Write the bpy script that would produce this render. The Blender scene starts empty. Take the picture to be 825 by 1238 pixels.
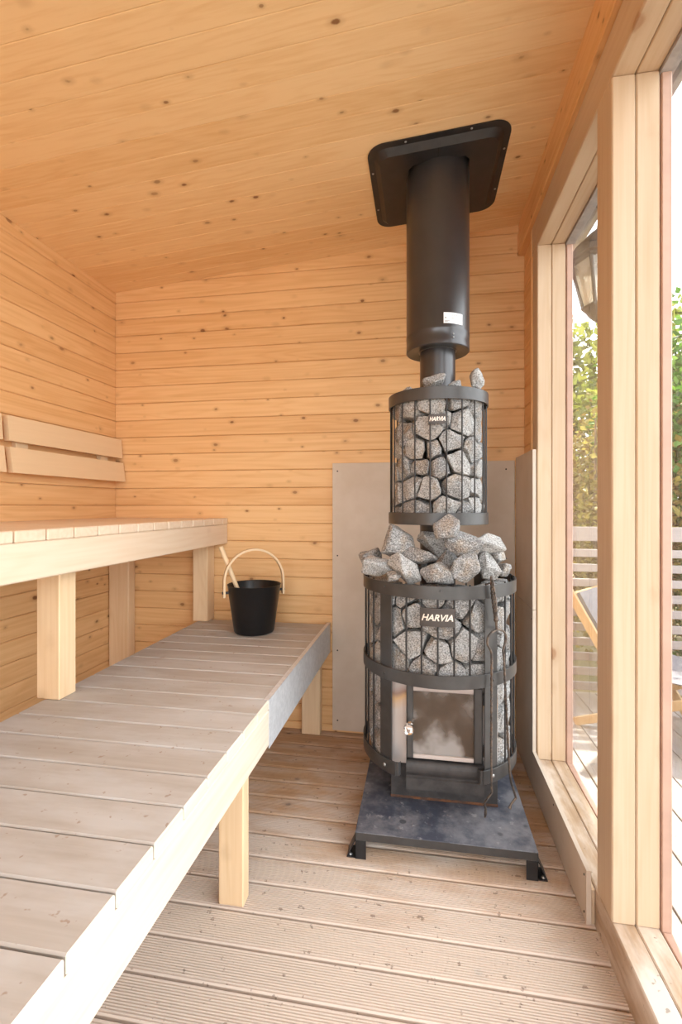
import bpy, bmesh, math, random
from mathutils import Vector, Matrix, noise
rng = random.Random(7)
scene = bpy.context.scene
col = scene.collection
PI = math.pi
R = math.radians

# ---------------------------------------------------------------- camera
H = 1.1
TH = math.atan(98 / 578.)
cam_d = bpy.data.cameras.new('camera')
cam = bpy.data.objects.new('camera', cam_d)
col.objects.link(cam)
cam.location = (0, 0, H)
cam.rotation_euler = (PI / 2, 0, TH)
cam_d.sensor_fit = 'VERTICAL'
cam_d.sensor_height = 36
cam_d.lens = 578 * 36 / 1238.
cam_d.shift_y = -7 / 1238.
cam_d.clip_start = 0.02
scene.camera = cam
CT, ST = math.cos(TH), math.sin(TH)


def at(x, y, k):
    """point seen at pixel x, y of the photograph at depth k (used to measure the place)"""
    u = (x - 412.5) / 578.
    v = (612. - y) / 578.
    return Vector((k * (u * CT - ST), k * (u * ST + CT), H + k * v))


# ---------------------------------------------------------------- materials
def new_mat(name):
    m = bpy.data.materials.new(name)
    m.use_nodes = True
    nt = m.node_tree
    b = nt.nodes['Principled BSDF']
    return m, nt, b


def N(nt, t, **kw):
    n = nt.nodes.new(t)
    for k, v in kw.items():
        setattr(n, k, v)
    return n


def mth(nt, op, a, b=None, c=None, clamp=False):
    n = N(nt, 'ShaderNodeMath', operation=op, use_clamp=clamp)
    for i, v in enumerate((a, b, c)):
        if v is None:
            continue
        if isinstance(v, (int, float)):
            n.inputs[i].default_value = v
        else:
            nt.links.new(v, n.inputs[i])
    return n.outputs[0]


def vmul(nt, v, s):
    n = N(nt, 'ShaderNodeVectorMath', operation='MULTIPLY')
    nt.links.new(v, n.inputs[0])
    n.inputs[1].default_value = s
    return n.outputs[0]


def sstep(nt, v, a, b):
    n = N(nt, 'ShaderNodeMapRange', interpolation_type='SMOOTHSTEP')
    nt.links.new(v, n.inputs['Value'])
    lo, hi = (a, b) if a < b else (b, a)
    n.inputs['From Min'].default_value = lo
    n.inputs['From Max'].default_value = hi
    n.inputs['To Min'].default_value = 0 if a < b else 1
    n.inputs['To Max'].default_value = 1 if a < b else 0
    return n.outputs[0]


def mixc(nt, f, a, b, mode='MIX'):
    n = N(nt, 'ShaderNodeMix', data_type='RGBA', blend_type=mode)
    for sock, v in ((n.inputs[0], f), (n.inputs[6], a), (n.inputs[7], b)):
        if isinstance(v, (int, float)):
            sock.default_value = v
        elif isinstance(v, tuple):
            sock.default_value = (v[0], v[1], v[2], 1)
        else:
            nt.links.new(v, sock)
    return n.outputs[2]


def tex_noise(nt, vec, scale, detail=3, rough=.55):
    n = N(nt, 'ShaderNodeTexNoise')
    n.inputs['Scale'].default_value = scale
    n.inputs['Detail'].default_value = detail
    n.inputs['Roughness'].default_value = rough
    nt.links.new(vec, n.inputs['Vector'])
    return n.outputs['Fac']


def wood(name, axis, c1, c2, knots=.7, rough=.5, tint=.25, kcol=(.20, .075, .025), ks=13., weather=None, spec=.35, grain=1.0, worn=False):
    """softwood boards: grain along an axis, growth lines, knots; each board of a mesh carries its own number in 'rnd'"""
    m, nt, b = new_mat(name)
    tc = N(nt, 'ShaderNodeTexCoord')
    at_ = N(nt, 'ShaderNodeAttribute', attribute_name='rnd')
    off = N(nt, 'ShaderNodeVectorMath', operation='SCALE')
    off.inputs[0].default_value = (13.1, 7.7, 5.3)
    nt.links.new(at_.outputs['Fac'], off.inputs['Scale'])
    add = N(nt, 'ShaderNodeVectorMath', operation='ADD')
    nt.links.new(tc.outputs['Object'], add.inputs[0])
    nt.links.new(off.outputs[0], add.inputs[1])
    v = add.outputs[0]

    def sc(al, ac):
        s = [ac, ac, ac]
        s[axis] = al
        return tuple(s)
    fine = tex_noise(nt, vmul(nt, v, sc(1.6, 75)), 1, 4, .6)
    broad = tex_noise(nt, vmul(nt, v, sc(.8, 9)), 1, 2, .5)
    rings = mth(nt, 'SINE', mth(nt, 'MULTIPLY', broad, 70))
    rings = mth(nt, 'MULTIPLY_ADD', rings, .5, .5)
    rings = mth(nt, 'POWER', rings, 2.0)
    g = mth(nt, 'ADD', mth(nt, 'MULTIPLY', sstep(nt, fine, .3, .75), .55 * grain), mth(nt, 'MULTIPLY', rings, .28 * grain))
    g = mth(nt, 'ADD', g, mth(nt, 'MULTIPLY', mth(nt, 'SUBTRACT', at_.outputs['Fac'], .5), tint * 2), clamp=True)
    c = mixc(nt, g, c1, c2)
    vo = N(nt, 'ShaderNodeTexVoronoi')
    vo.inputs['Scale'].default_value = 1
    vo.inputs['Randomness'].default_value = 1
    nz = tex_noise(nt, v, 60, 2)
    nt.links.new(vmul(nt, v, sc(ks * .62, ks)), vo.inputs['Vector'])
    sep = N(nt, 'ShaderNodeSeparateColor')
    nt.links.new(vo.outputs['Color'], sep.inputs[0])
    gate = mth(nt, 'GREATER_THAN', knots, sep.outputs[0])
    d = mth(nt, 'ADD', vo.outputs['Distance'], mth(nt, 'MULTIPLY', mth(nt, 'SUBTRACT', nz, .5), .08))
    d = mth(nt, 'MULTIPLY', d, mth(nt, 'MULTIPLY_ADD', sep.outputs[2], .9, .62))
    halo = mth(nt, 'MULTIPLY', sstep(nt, d, .24, .06), gate)
    c = mixc(nt, mth(nt, 'MULTIPLY', halo, .42), c, mixc(nt, .45, c2, kcol))
    core = mth(nt, 'MULTIPLY', sstep(nt, d, .105, .055), gate)
    c = mixc(nt, mth(nt, 'MULTIPLY', core, mth(nt, 'MULTIPLY_ADD', sep.outputs[1], .5, .45)), c, kcol)
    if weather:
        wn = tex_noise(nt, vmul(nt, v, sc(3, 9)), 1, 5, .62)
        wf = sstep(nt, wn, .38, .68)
        if worn:        # foot wear plus window light painted in near the viewer, oiled tone further back
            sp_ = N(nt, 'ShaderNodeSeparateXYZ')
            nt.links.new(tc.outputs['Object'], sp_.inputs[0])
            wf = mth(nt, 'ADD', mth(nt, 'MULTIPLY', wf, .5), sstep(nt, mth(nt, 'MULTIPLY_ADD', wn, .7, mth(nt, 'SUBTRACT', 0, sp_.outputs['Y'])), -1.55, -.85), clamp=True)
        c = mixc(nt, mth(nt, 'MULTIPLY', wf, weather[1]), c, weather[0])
        sp = tex_noise(nt, v, 55, 2)
        c = mixc(nt, mth(nt, 'MULTIPLY', sstep(nt, sp, .67, .73), .55), c, kcol)
    nt.links.new(c, b.inputs['Base Color'])
    b.inputs['Roughness'].default_value = rough
    b.inputs['Specular IOR Level'].default_value = spec
    bp = N(nt, 'ShaderNodeBump')
    bp.inputs['Strength'].default_value = .12
    bp.inputs['Distance'].default_value = .002
    nt.links.new(fine, bp.inputs['Height'])
    nt.links.new(bp.outputs[0], b.inputs['Normal'])
    return m


def plain(name, c, rough=.5, metal=0, spec=.5, var=.0, scale=30, c2=None, bump=0, bscale=200):
    m, nt, b = new_mat(name)
    tc = N(nt, 'ShaderNodeTexCoord')
    if c2 is None:
        c2 = tuple(x * (1 - var) for x in c)
    f = tex_noise(nt, tc.outputs['Object'], scale, 4, .6)
    nt.links.new(mixc(nt, sstep(nt, f, .35, .65), c, c2), b.inputs['Base Color'])
    b.inputs['Roughness'].default_value = rough
    b.inputs['Metallic'].default_value = metal
    b.inputs['Specular IOR Level'].default_value = spec
    if bump:
        bp = N(nt, 'ShaderNodeBump')
        bp.inputs['Strength'].default_value = bump
        bp.inputs['Distance'].default_value = .001
        nt.links.new(tex_noise(nt, tc.outputs['Object'], bscale, 3), bp.inputs['Height'])
        nt.links.new(bp.outputs[0], b.inputs['Normal'])
    return m


PINE1, PINE2 = (.80, .51, .25), (.66, .365, .15)
M = {}
for ax, nm in ((0, 'x'), (1, 'y'), (2, 'z')):
    M['wall' + nm] = wood('pine_wall_' + nm, ax, PINE1, PINE2, knots=.9, ks=15.5, spec=.3)
    M['pine' + nm] = wood('pine_planed_' + nm, ax, (.60, .455, .315), (.53, .37, .23), knots=.6, ks=8.5, tint=.12, kcol=(.30, .13, .05))
    M['bench' + nm] = wood('bench_timber_' + nm, ax, (.76, .61, .46), (.69, .52, .36), knots=.5, ks=9, tint=.12)
    M['alder' + nm] = wood('smooth_timber_' + nm, ax, (.75, .56, .35), (.69, .50, .30), knots=0, tint=.1, grain=.5)
M['palebench'] = wood('pale_bench_timber', 1, (.76, .655, .54), (.66, .54, .41), knots=.5, ks=8, tint=.1)  # paler timber for the lower bench frame and board ends
M['legz'] = wood('pale_leg_timber', 2, (.80, .60, .385), (.70, .48, .27), knots=.5, ks=9, tint=.1)
M['ceil'] = wood('pine_ceiling', 0, (.86, .63, .355), (.75, .49, .235), knots=.85, ks=15, tint=.28, spec=.3, rough=.42)
M['benchtop'] = wood('greyed_bench_boards', 0, (.46, .42, .38), (.39, .34, .295), knots=.35, ks=10, tint=.15, kcol=(.25, .14, .07), rough=.55,
                     weather=((.54, .525, .51), .75))
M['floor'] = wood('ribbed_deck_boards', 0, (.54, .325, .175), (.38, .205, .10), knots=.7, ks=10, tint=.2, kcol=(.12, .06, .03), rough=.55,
                  weather=((.73, .655, .59), .72), worn=True)  # worn also carries painted window light at the near end
M['sill'] = wood('weathered_sill', 1, (.52, .37, .24), (.34, .22, .13), knots=.5, ks=10, kcol=(.12, .07, .04), weather=((.74, .66, .58), .9))
M['deck'] = wood('outdoor_deck_boards', 1, (.30, .265, .235), (.23, .19, .155), knots=.3, ks=8, weather=((.33, .325, .34), .6))
M['chairwood'] = wood('oiled_chair_wood', 2, (.40, .27, .14), (.32, .20, .09), knots=0)
M['rail'] = wood('whitewashed_rail', 0, (.30, .27, .265), (.25, .225, .22), knots=.25, ks=8, kcol=(.3, .25, .22))
M['frame'] = plain('primed_window_frame', (.55, .35, .265), .5, var=.12, scale=9)
M['black'] = plain('black_stove_paint', (.022, .021, .022), .42, 0, .5, var=.3, scale=25, bump=.05)
M['blackring'] = plain('dark_grey_stove_steel', (.075, .071, .069), .36, .3, .5, var=.2, scale=14)
M['pipe'] = plain('black_flue_paint', (.055, .052, .054), .30, .35, .8, var=.15, scale=6)
M['core'] = plain('sooty_firebox_steel', (.03, .027, .025), .6, .2, .3, var=.4, scale=12)
M['shield'] = plain('cement_board', (.62, .53, .44), .7, 0, .25, c2=(.57, .475, .38), scale=5, bump=.06)
M['shieldedge'] = plain('cut_cement_board', (.75, .72, .68), .7)
M['galv'] = plain('galvanised_sheet', (.72, .73, .75), .42, .35, .5, c2=(.62, .63, .65), scale=60)
M['bolt'] = plain('bolt_steel', (.40, .39, .38), .35, .8)
M['dusty'] = plain('dusty_dark_steel', (.060, .053, .050), .55, .1, .4, c2=(.035, .031, .030), scale=18, bump=.1)
M['rust'] = plain('rust', (.16, .065, .03), .8, 0, .3, c2=(.07, .04, .03), scale=40)
M['rod'] = plain('stove_bar_steel', (.04, .038, .038), .4, .4, var=.2)
M['iron'] = plain('rusty_wrought_iron', (.17, .125, .095), .45, .5, c2=(.07, .06, .055), scale=70, bump=.2)
M['chrome'] = plain('polished_steel', (.75, .72, .70), .18, 1)
M['label'] = plain('silver_label', (.78, .78, .80), .4, .1)
M['ink'] = plain('label_ink', (.22, .22, .23), .5)
M['letter'] = plain('brushed_lettering', (.80, .70, .60), .35, .3)
M['badge'] = plain('dark_badge', (.060, .048, .042), .4, .3)
M['bucket'] = plain('black_anodised_bucket', (.012, .012, .013), .33, .3, .5)
M['canvas'] = plain('pale_canvas', (.155, .15, .165), .85, c2=(.13, .125, .14), scale=40)
M['soffit'] = plain('grey_eave_board', (.42, .38, .36), .7, var=.2)
M['lampmetal'] = plain('weathered_lantern_metal', (.028, .019, .016), .5, .3, c2=(.055, .043, .038), scale=20)
M['ground'] = plain('dry_lawn', (.20, .15, .06), .9, c2=(.13, .12, .035), scale=3)
M['bark'] = plain('brown_bark', (.20, .13, .08), .9, c2=(.10, .07, .05), scale=20)


def make_steel_heat():
    # stainless front plate with the straw and brown bands that heat leaves on steel
    m, nt, b = new_mat('heat_tinted_steel')
    tc = N(nt, 'ShaderNodeTexCoord')
    sep = N(nt, 'ShaderNodeSeparateXYZ')
    nt.links.new(tc.outputs['Object'], sep.inputs[0])
    n1 = tex_noise(nt, tc.outputs['Object'], 9, 3)
    z = mth(nt, 'ADD', sep.outputs['Z'], mth(nt, 'MULTIPLY', mth(nt, 'SUBTRACT', n1, .5), .07))
    cr = N(nt, 'ShaderNodeValToRGB')
    nt.links.new(sstep(nt, z, .2, .5), cr.inputs[0])
    els = cr.color_ramp.elements
    els[0].position, els[0].color = 0, (.62, .56, .53, 1)
    els[1].position, els[1].color = 1, (.52, .45, .40, 1)
    for p, c in ((.35, (.60, .52, .47, 1)), (.5, (.62, .40, .22, 1)), (.6, (.34, .22, .17, 1)), (.72, (.44, .38, .36, 1))):
        e = els.new(p)
        e.color = c
    nt.links.new(cr.outputs[0], b.inputs['Base Color'])
    b.inputs['Metallic'].default_value = .55
    b.inputs['Roughness'].default_value = .38
    return m


M['heat'] = make_steel_heat()


def make_granite():
    m, nt, b = new_mat('split_granite')
    tc = N(nt, 'ShaderNodeTexCoord')
    oi = N(nt, 'ShaderNodeObjectInfo')
    ad = N(nt, 'ShaderNodeVectorMath', operation='ADD')
    nt.links.new(tc.outputs['Object'], ad.inputs[0])
    nt.links.new(oi.outputs['Random'], ad.inputs[1])
    v = ad.outputs[0]
    n1 = tex_noise(nt, v, 16, 4, .6)
    n2 = tex_noise(nt, v, 230, 2, .6)
    base = mixc(nt, oi.outputs['Random'], (.38, .37, .355), (.22, .217, .216))
    c = mixc(nt, mth(nt, 'MULTIPLY', sstep(nt, n1, .48, .72), .8), base, (.33, .26, .195))
    c = mixc(nt, mth(nt, 'MULTIPLY', sstep(nt, n2, .53, .66), .7), c, (.62, .615, .605))
    c = mixc(nt, mth(nt, 'MULTIPLY', sstep(nt, n2, .46, .36), .75), c, (.045, .042, .04))
    nt.links.new(c, b.inputs['Base Color'])
    b.inputs['Roughness'].default_value = .75
    b.inputs['Specular IOR Level'].default_value = .3
    bp = N(nt, 'ShaderNodeBump')
    bp.inputs['Strength'].default_value = .5
    bp.inputs['Distance'].default_value = .003
    nt.links.new(tex_noise(nt, v, 90, 5, .65), bp.inputs['Height'])
    nt.links.new(bp.outputs[0], b.inputs['Normal'])
    return m


M['stone'] = make_granite()


def make_hearth():
    m, nt, b = new_mat('ash_marked_hearth_steel')
    tc = N(nt, 'ShaderNodeTexCoord')
    v = tc.outputs['Object']
    n1 = tex_noise(nt, v, 7, 6, .68)
    n2 = tex_noise(nt, v, 34, 4, .6)
    c = mixc(nt, sstep(nt, n1, .40, .66), (.060, .068, .095), (.21, .21, .23))
    c = mixc(nt, mth(nt, 'MULTIPLY', sstep(nt, n2, .60, .70), .55), c, (.42, .41, .41))
    vo = N(nt, 'ShaderNodeTexVoronoi')
    vo.inputs['Scale'].default_value = 11
    nt.links.new(v, vo.inputs['Vector'])
    d = vo.outputs['Distance']
    ring = mth(nt, 'MULTIPLY', sstep(nt, d, .15, .10), .6)
    c = mixc(nt, ring, c, (.035, .036, .045))
    nt.links.new(c, b.inputs['Base Color'])
    b.inputs['Roughness'].default_value = .42
    b.inputs['Metallic'].default_value = .15
    return m


M['hearth'] = make_hearth()


def make_glass(name, tint=(1, 1, 1), soot=None, amt=(.45, .42), scl=11):
    m, nt, b = new_mat(name)
    nt.nodes.remove(b)
    out = nt.nodes['Material Output']
    tr = N(nt, 'ShaderNodeBsdfTransparent')
    tr.inputs[0].default_value = (*tint, 1)
    gl = N(nt, 'ShaderNodeBsdfGlossy')
    gl.inputs['Roughness'].default_value = .0
    lw = N(nt, 'ShaderNodeLayerWeight')
    lw.inputs[0].default_value = .5
    fr = mth(nt, 'MULTIPLY_ADD', mth(nt, 'POWER', lw.outputs['Facing'], 5.0), .96, .04)
    mx = N(nt, 'ShaderNodeMixShader')
    nt.links.new(fr, mx.inputs[0])
    nt.links.new(tr.outputs[0], mx.inputs[1])
    nt.links.new(gl.outputs[0], mx.inputs[2])
    last = mx.outputs[0]
    if soot:
        df = N(nt, 'ShaderNodeBsdfDiffuse')
        tc = N(nt, 'ShaderNodeTexCoord')
        f = tex_noise(nt, tc.outputs['Object'], scl, 3, .5)
        nt.links.new(mixc(nt, sstep(nt, f, .40, .62), soot[0], soot[1]), df.inputs[0])
        m2 = N(nt, 'ShaderNodeMixShader')
        nt.links.new(mth(nt, 'MULTIPLY_ADD', sstep(nt, f, .38, .62), *amt), m2.inputs[0])
        nt.links.new(last, m2.inputs[1])
        nt.links.new(df.outputs[0], m2.inputs[2])
        last = m2.outputs[0]
    nt.links.new(last, out.inputs['Surface'])
    return m


M['glass'] = make_glass('window_glass', (.97, .98, .98))
M['doorglass'] = make_glass('sooty_door_glass', (.8, .75, .7), ((.16, .115, .085), (.36, .33, .31)), scl=8)
M['lampglass'] = make_glass('lantern_glass', (.85, .82, .76), ((.80, .79, .75), (.86, .85, .82)), amt=(.2, .2))


def make_leaf(name, ca, cb, cc):
    m, nt, b = new_mat(name)
    at_ = N(nt, 'ShaderNodeAttribute', attribute_name='rnd')
    cr = N(nt, 'ShaderNodeValToRGB')
    nt.links.new(at_.outputs['Fac'], cr.inputs[0])
    e = cr.color_ramp.elements
    e[0].color = (*ca, 1)
    e[1].color = (*cc, 1)
    k = e.new(.5)
    k.color = (*cb, 1)
    out = nt.nodes['Material Output']
    tl = N(nt, 'ShaderNodeBsdfTranslucent')
    nt.links.new(cr.outputs[0], tl.inputs[0])
    nt.links.new(cr.outputs[0], b.inputs['Base Color'])
    b.inputs['Roughness'].default_value = .5
    mx = N(nt, 'ShaderNodeMixShader')
    mx.inputs[0].default_value = .5
    nt.links.new(b.outputs[0], mx.inputs[1])
    nt.links.new(tl.outputs[0], mx.inputs[2])
    nt.links.new(mx.outputs[0], out.inputs['Surface'])
    return m


M['leaf1'] = make_leaf('yellow_green_leaves', (.05, .08, .01), (.15, .19, .02), (.34, .36, .06))
M['leaf2'] = make_leaf('fresh_green_leaves', (.02, .055, .008), (.05, .14, .015), (.15, .27, .04))
M['leaf3'] = make_leaf('autumn_tinted_leaves', (.12, .07, .015), (.20, .15, .03), (.36, .31, .07))


# ---------------------------------------------------------------- mesh helpers
class MB:
    def __init__(self):
        self.v, self.f, self.r, self.m = [], [], [], []
        self.cur = 0
        self.smooth = []

    def add(self, verts, faces, rnd=None, mi=0, smooth=False):
        o = len(self.v)
        if rnd is None:
            rnd = rng.random()
        self.v += [tuple(p) for p in verts]
        for f in faces:
            self.f.append(tuple(i + o for i in f))
            self.r.append(rnd)
            self.m.append(mi)
            self.smooth.append(smooth)
        return self

    def bm(self, bm, rnd=None, mi=0, smooth=False, mat=None):
        bm.verts.index_update()
        vs = [(mat @ v.co if mat else v.co.copy()) for v in bm.verts]
        fs = [tuple(v.index for v in f.verts) for f in bm.faces]
        bm.free()
        return self.add(vs, fs, rnd, mi, smooth)

    def box(self, x0, x1, y0, y1, z0, z1, bev=.003, seg=1, rnd=None, mi=0, mat=None):
        b = bmesh.new()
        bmesh.ops.create_cube(b, size=1)
        sx, sy, sz = x1 - x0, y1 - y0, z1 - z0
        for v in b.verts:
            v.co = Vector((x0 + (v.co.x + .5) * sx, y0 + (v.co.y + .5) * sy, z0 + (v.co.z + .5) * sz))
        if bev:
            bev = min(bev, .45 * min(abs(sx), abs(sy), abs(sz)))
            bmesh.ops.bevel(b, geom=b.edges[:], offset=bev, segments=seg, profile=.5, affect='EDGES')
        bmesh.ops.recalc_face_normals(b, faces=b.faces[:])
        return self.bm(b, rnd, mi, False, mat)

    def bar(self, p, q, w, t, up=(0, 0, 1), bev=.002, rnd=None, mi=0):
        """box beam from p to q, w wide (across up) and t thick (along up)"""
        p, q = Vector(p), Vector(q)
        d = (q - p)
        L = d.length
        d.normalize()
        u = Vector(up)
        s = d.cross(u).normalized()
        u = s.cross(d).normalized()
        mat = Matrix(((d.x, s.x, u.x, p.x), (d.y, s.y, u.y, p.y), (d.z, s.z, u.z, p.z), (0, 0, 0, 1)))
        return self.box(0, L, -w / 2, w / 2, -t / 2, t / 2, bev, 1, rnd, mi, mat)

    def lathe(self, c, prof, seg=72, a0=0., a1=360., closed=False, mi=0, smooth=True, rnd=.5):
        """revolve (radius, z) pairs about the vertical through c; angle 0 faces the camera side (-Y), positive to +X"""
        full = abs(a1 - a0 - 360) < 1e-6
        n = seg if full else seg + 1
        vs = []
        for i in range(n):
            a = R(a0 + (a1 - a0) * i / seg)
            for r, z in prof:
                vs.append((c[0] + r * math.sin(a), c[1] - r * math.cos(a), z))
        k = len(prof)
        fs = []
        for i in range(seg):
            j = (i + 1) % n
            for q in range(k if closed else k - 1):
                q2 = (q + 1) % k
                fs.append((i * k + q, j * k + q, j * k + q2, i * k + q2))
        if not full and closed:
            fs.append(tuple(range(k))[::-1])
            fs.append(tuple((n - 1) * k + q for q in range(k)))
        return self.add(vs, fs, rnd, mi, smooth)

    def tube(self, pts, rad, sides=10, mi=0, rnd=.5, cap=True):
        pts = [Vector(p) for p in pts]
        n = len(pts)
        rads = rad if isinstance(rad, (list, tuple)) else [rad] * n
        vs, fs = [], []
        prev = None
        for i, p in enumerate(pts):
            t = (pts[min(i + 1, n - 1)] - pts[max(i - 1, 0)]).normalized()
            if prev is None:
                u = t.cross(Vector((0, 0, 1)))
                if u.length < 1e-3:
                    u = t.cross(Vector((1, 0, 0)))
            else:
                u = prev - t * prev.dot(t)
            u.normalize()
            prev = u
            w = t.cross(u)
            for k in range(sides):
                a = 2 * PI * k / sides
                vs.append(p + (u * math.cos(a) + w * math.sin(a)) * rads[i])
        for i in range(n - 1):
            for k in range(sides):
                k2 = (k + 1) % sides
                fs.append((i * sides + k, i * sides + k2, (i + 1) * sides + k2, (i + 1) * sides + k))
        if cap:
            fs.append(tuple(range(sides))[::-1])
            fs.append(tuple((n - 1) * sides + k for k in range(sides)))
        return self.add(vs, fs, rnd, mi, True)

    def prism(self, outline, z0, z1, mat=None, mi=0, rnd=None, smooth=False):
        """outline (x, y) list extruded from z0 to z1, then placed by mat"""
        n = len(outline)
        vs = [Vector((x, y, z0)) for x, y in outline] + [Vector((x, y, z1)) for x, y in outline]
        if mat:
            vs = [mat @ v for v in vs]
        fs = [tuple(range(n))[::-1], tuple(range(n, 2 * n))] + [(i, (i + 1) % n, n + (i + 1) % n, n + i) for i in range(n)]
        return self.add(vs, fs, rnd, mi, smooth)

    def build(self, name, mats, parent=None):
        me = bpy.data.meshes.new(name)
        o3 = Vector((0, 0, 0))
        p = parent
        while p is not None:
            o3 += Vector(p.location)
            p = p.parent
        me.from_pydata([Vector(v) - o3 for v in self.v], [], self.f)
        a = me.attributes.new('rnd', 'FLOAT', 'FACE')
        a.data.foreach_set('value', self.r)
        if not isinstance(mats, (list, tuple)):
            mats = [mats]
        for m in mats:
            me.materials.append(m)
        me.polygons.foreach_set('material_index', self.m)
        me.polygons.foreach_set('use_smooth', self.smooth)
        if any(self.smooth):
            me.set_sharp_from_angle(angle=R(38))
        me.update()
        o = bpy.data.objects.new(name, me)
        col.objects.link(o)
        if parent:
            o.parent = parent
        return o


def tag(o, label=None, cat=None, group=None, kind=None):
    if label:
        o['label'] = label
    if cat:
        o['category'] = cat
    if group:
        o['group'] = group
    if kind:
        o['kind'] = kind
    return o


def thing(name, loc, label, cat, group=None):
    o = bpy.data.objects.new(name, None)
    o.empty_display_size = .05
    col.objects.link(o)
    o.location = loc
    return tag(o, label, cat, group)


def struct(o, label=None, cat=None):
    return tag(o, label, cat, None, 'structure')


# ================================================================ the room
XL, XR, YB, YN = -1.605, .448, 2.300, -1.7
TILT = .078


def zc(x):
    return 2.231 + TILT * (x - XL)


# floor: ribbed deck boards running left to right
mb = MB()
pitch, y0 = .1017, 1.1345
k = int((YN - y0) / pitch) - 1
while y0 + k * pitch < YB:
    a = y0 + k * pitch + .0035
    b = min(y0 + (k + 1) * pitch - .0035, YB)
    k += 1
    if b - a < .01:
        continue
    prof = [(a, -.03), (a, -.004), (a + .003, -.0005)]
    n = 13
    w = (b - a - .010) / n
    for i in range(n):
        s = a + .005 + i * w
        prof += [(s, -.0042), (s + w * .3, -.0042), (s + w * .42, 0), (s + w * .88, 0)]
    prof += [(b - .003, -.0005), (b, -.004), (b, -.03)]
    vs = [(XL - .1, y, z) for y, z in prof] + [(XR + .12, y, z) for y, z in prof]
    q = len(prof)
    mb.add(vs, [(i, q + i, q + i + 1, i + 1) for i in range(q - 1)])
mb.box(XL - .1, XR + .12, YN, YB, -.08, -.028, 0, rnd=.1)
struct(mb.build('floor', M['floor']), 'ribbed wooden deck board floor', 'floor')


def board_wall(zs, make):
    for a, b in zip(zs, zs[1:]):
        make(a, b)


zs = [2.1757 - .0893 * i for i in range(-4, 26)]
zs = sorted(zs)
mb = MB()
for a, b in zip(zs, zs[1:]):
    if b < 0.0:
        continue
    mb.box(XL - .04, XL, YN, YB + .03, max(a, -.03) + .0006, b - .0006, .0032)
mb.box(XL - .08, XL - .035, YN - .1, YB + .1, -.1, 2.6, 0)
struct(mb.build('wall_left', M['wally']), 'horizontal pine boards of the left wall', 'wall')
mb = MB()
for a, b in zip(zs, zs[1:]):
    if b < 0.0:
        continue
    mb.box(XL, XR + .06, YB, YB + .04, max(a, -.03) + .0006, b - .0006, .0032)
mb.box(XL - .1, XR + .2, YB + .035, YB + .08, -.1, 2.6, 0)
struct(mb.build('wall_back', M['wallx']), 'horizontal pine boards of the back wall', 'wall')

# ceiling boards, tilted up towards the window
mb = MB()
cy0 = 1.592
k = int((YN - cy0) / .0893) - 1
L = (XR + .12 - XL + .05)
rot = Matrix.Translation((XL - .05, 0, zc(XL - .05))) @ Matrix.Rotation(-math.atan(TILT), 4, 'Y')
while cy0 + k * .0893 < YB + .03:
    a = cy0 + k * .0893
    mb.box(0, L * 1.004, a + .0004, a + .0889, 0, .03, .0016, mat=rot)
    k += 1
mb.box(0, L * 1.004, YN - .1, YB + .1, .028, .07, 0, mat=rot)
struct(mb.build('ceiling', M['ceil']), 'sloping pine board ceiling', 'ceiling')

# unseen near end wall: one strip, then an opening added to brighten the room
mb = MB()
for a, b in zip(zs, zs[1:]):
    if b < 0:
        continue
    mb.box(XL, -1.15, YN - .04, YN, max(a, -.03) + .0006, b - .0006, .003)
struct(mb.build('wall_near', M['wallx']), 'pine boards beside the added daylight opening behind the viewer', 'wall')

# right side: short log wall, glazed wall with timber studs
mb = MB()
for a, b in zip(zs, zs[1:]):
    if b < 0:
        continue
    mb.box(.462, .52, 2.062, YB, max(a, -.03) + .0006, min(b, 2.36) - .0006, .0042)
mb.box(.50, .56, 2.04, YB + .05, 0, 2.4, 0)
struct(mb.build('wall_right', M['wally']), 'short run of pine boards between window and back wall', 'wall')

XA, XB, XC = .448, .501, .553            # inner face, split between the two members, outer face
Z0, Z1 = .103, 2.128


def stud(y0, y1, z0, z1, name, label, mz='pinez'):
    m = MB()
    m.box(XA, XB - .0008, y0, y1, z0, z1, .003)
    m.box(XB + .0008, XC, y0, y1, z0, z1, .003)
    return struct(m.build(name, M[mz]), label, 'post')


stud(1.235, 1.335, Z0, Z1, 'trim_1', 'thick planed pine post between the two windows')
stud(1.985, 2.062, Z0, Z1, 'trim_2', 'planed pine jamb at the far side of the narrow window')
m = MB()
m.box(XA, XB - .0008, YN, 2.062, -.02, Z0, .003)
m.box(XB + .0008, XC, YN, 2.062, -.02, Z0, .003)
struct(m.build('trim_3', M['sill']), 'worn pine sill beam along the floor under the windows', 'sill')
m = MB()
m.box(XA, XB - .0008, YN, 2.085, Z1, 2.246, .003)
m.box(XB + .0008, XC, YN, 2.085, Z1, 2.42, .003)
struct(m.build('trim_4', M['piney']), 'planed pine header beam above the windows', 'beam')
m = MB()
m.box(.432, XB, YN, YB, 2.246, 2.345, .003)
m.box(.437, XB, YN, YB, 2.348, 2.41, .003)
struct(m.build('trim_5', M['wally']), 'pine cornice board where ceiling meets the window wall', 'trim')
m = MB()
m.box(.450, .463, 2.062, 2.078, 0, 2.246, .002)
m.box(.446, .463, 2.078, 2.10, 0, 2.246, .002)
struct(m.build('trim_6', M['wallz']), 'narrow pine batten beside the window jamb', 'trim')


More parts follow.
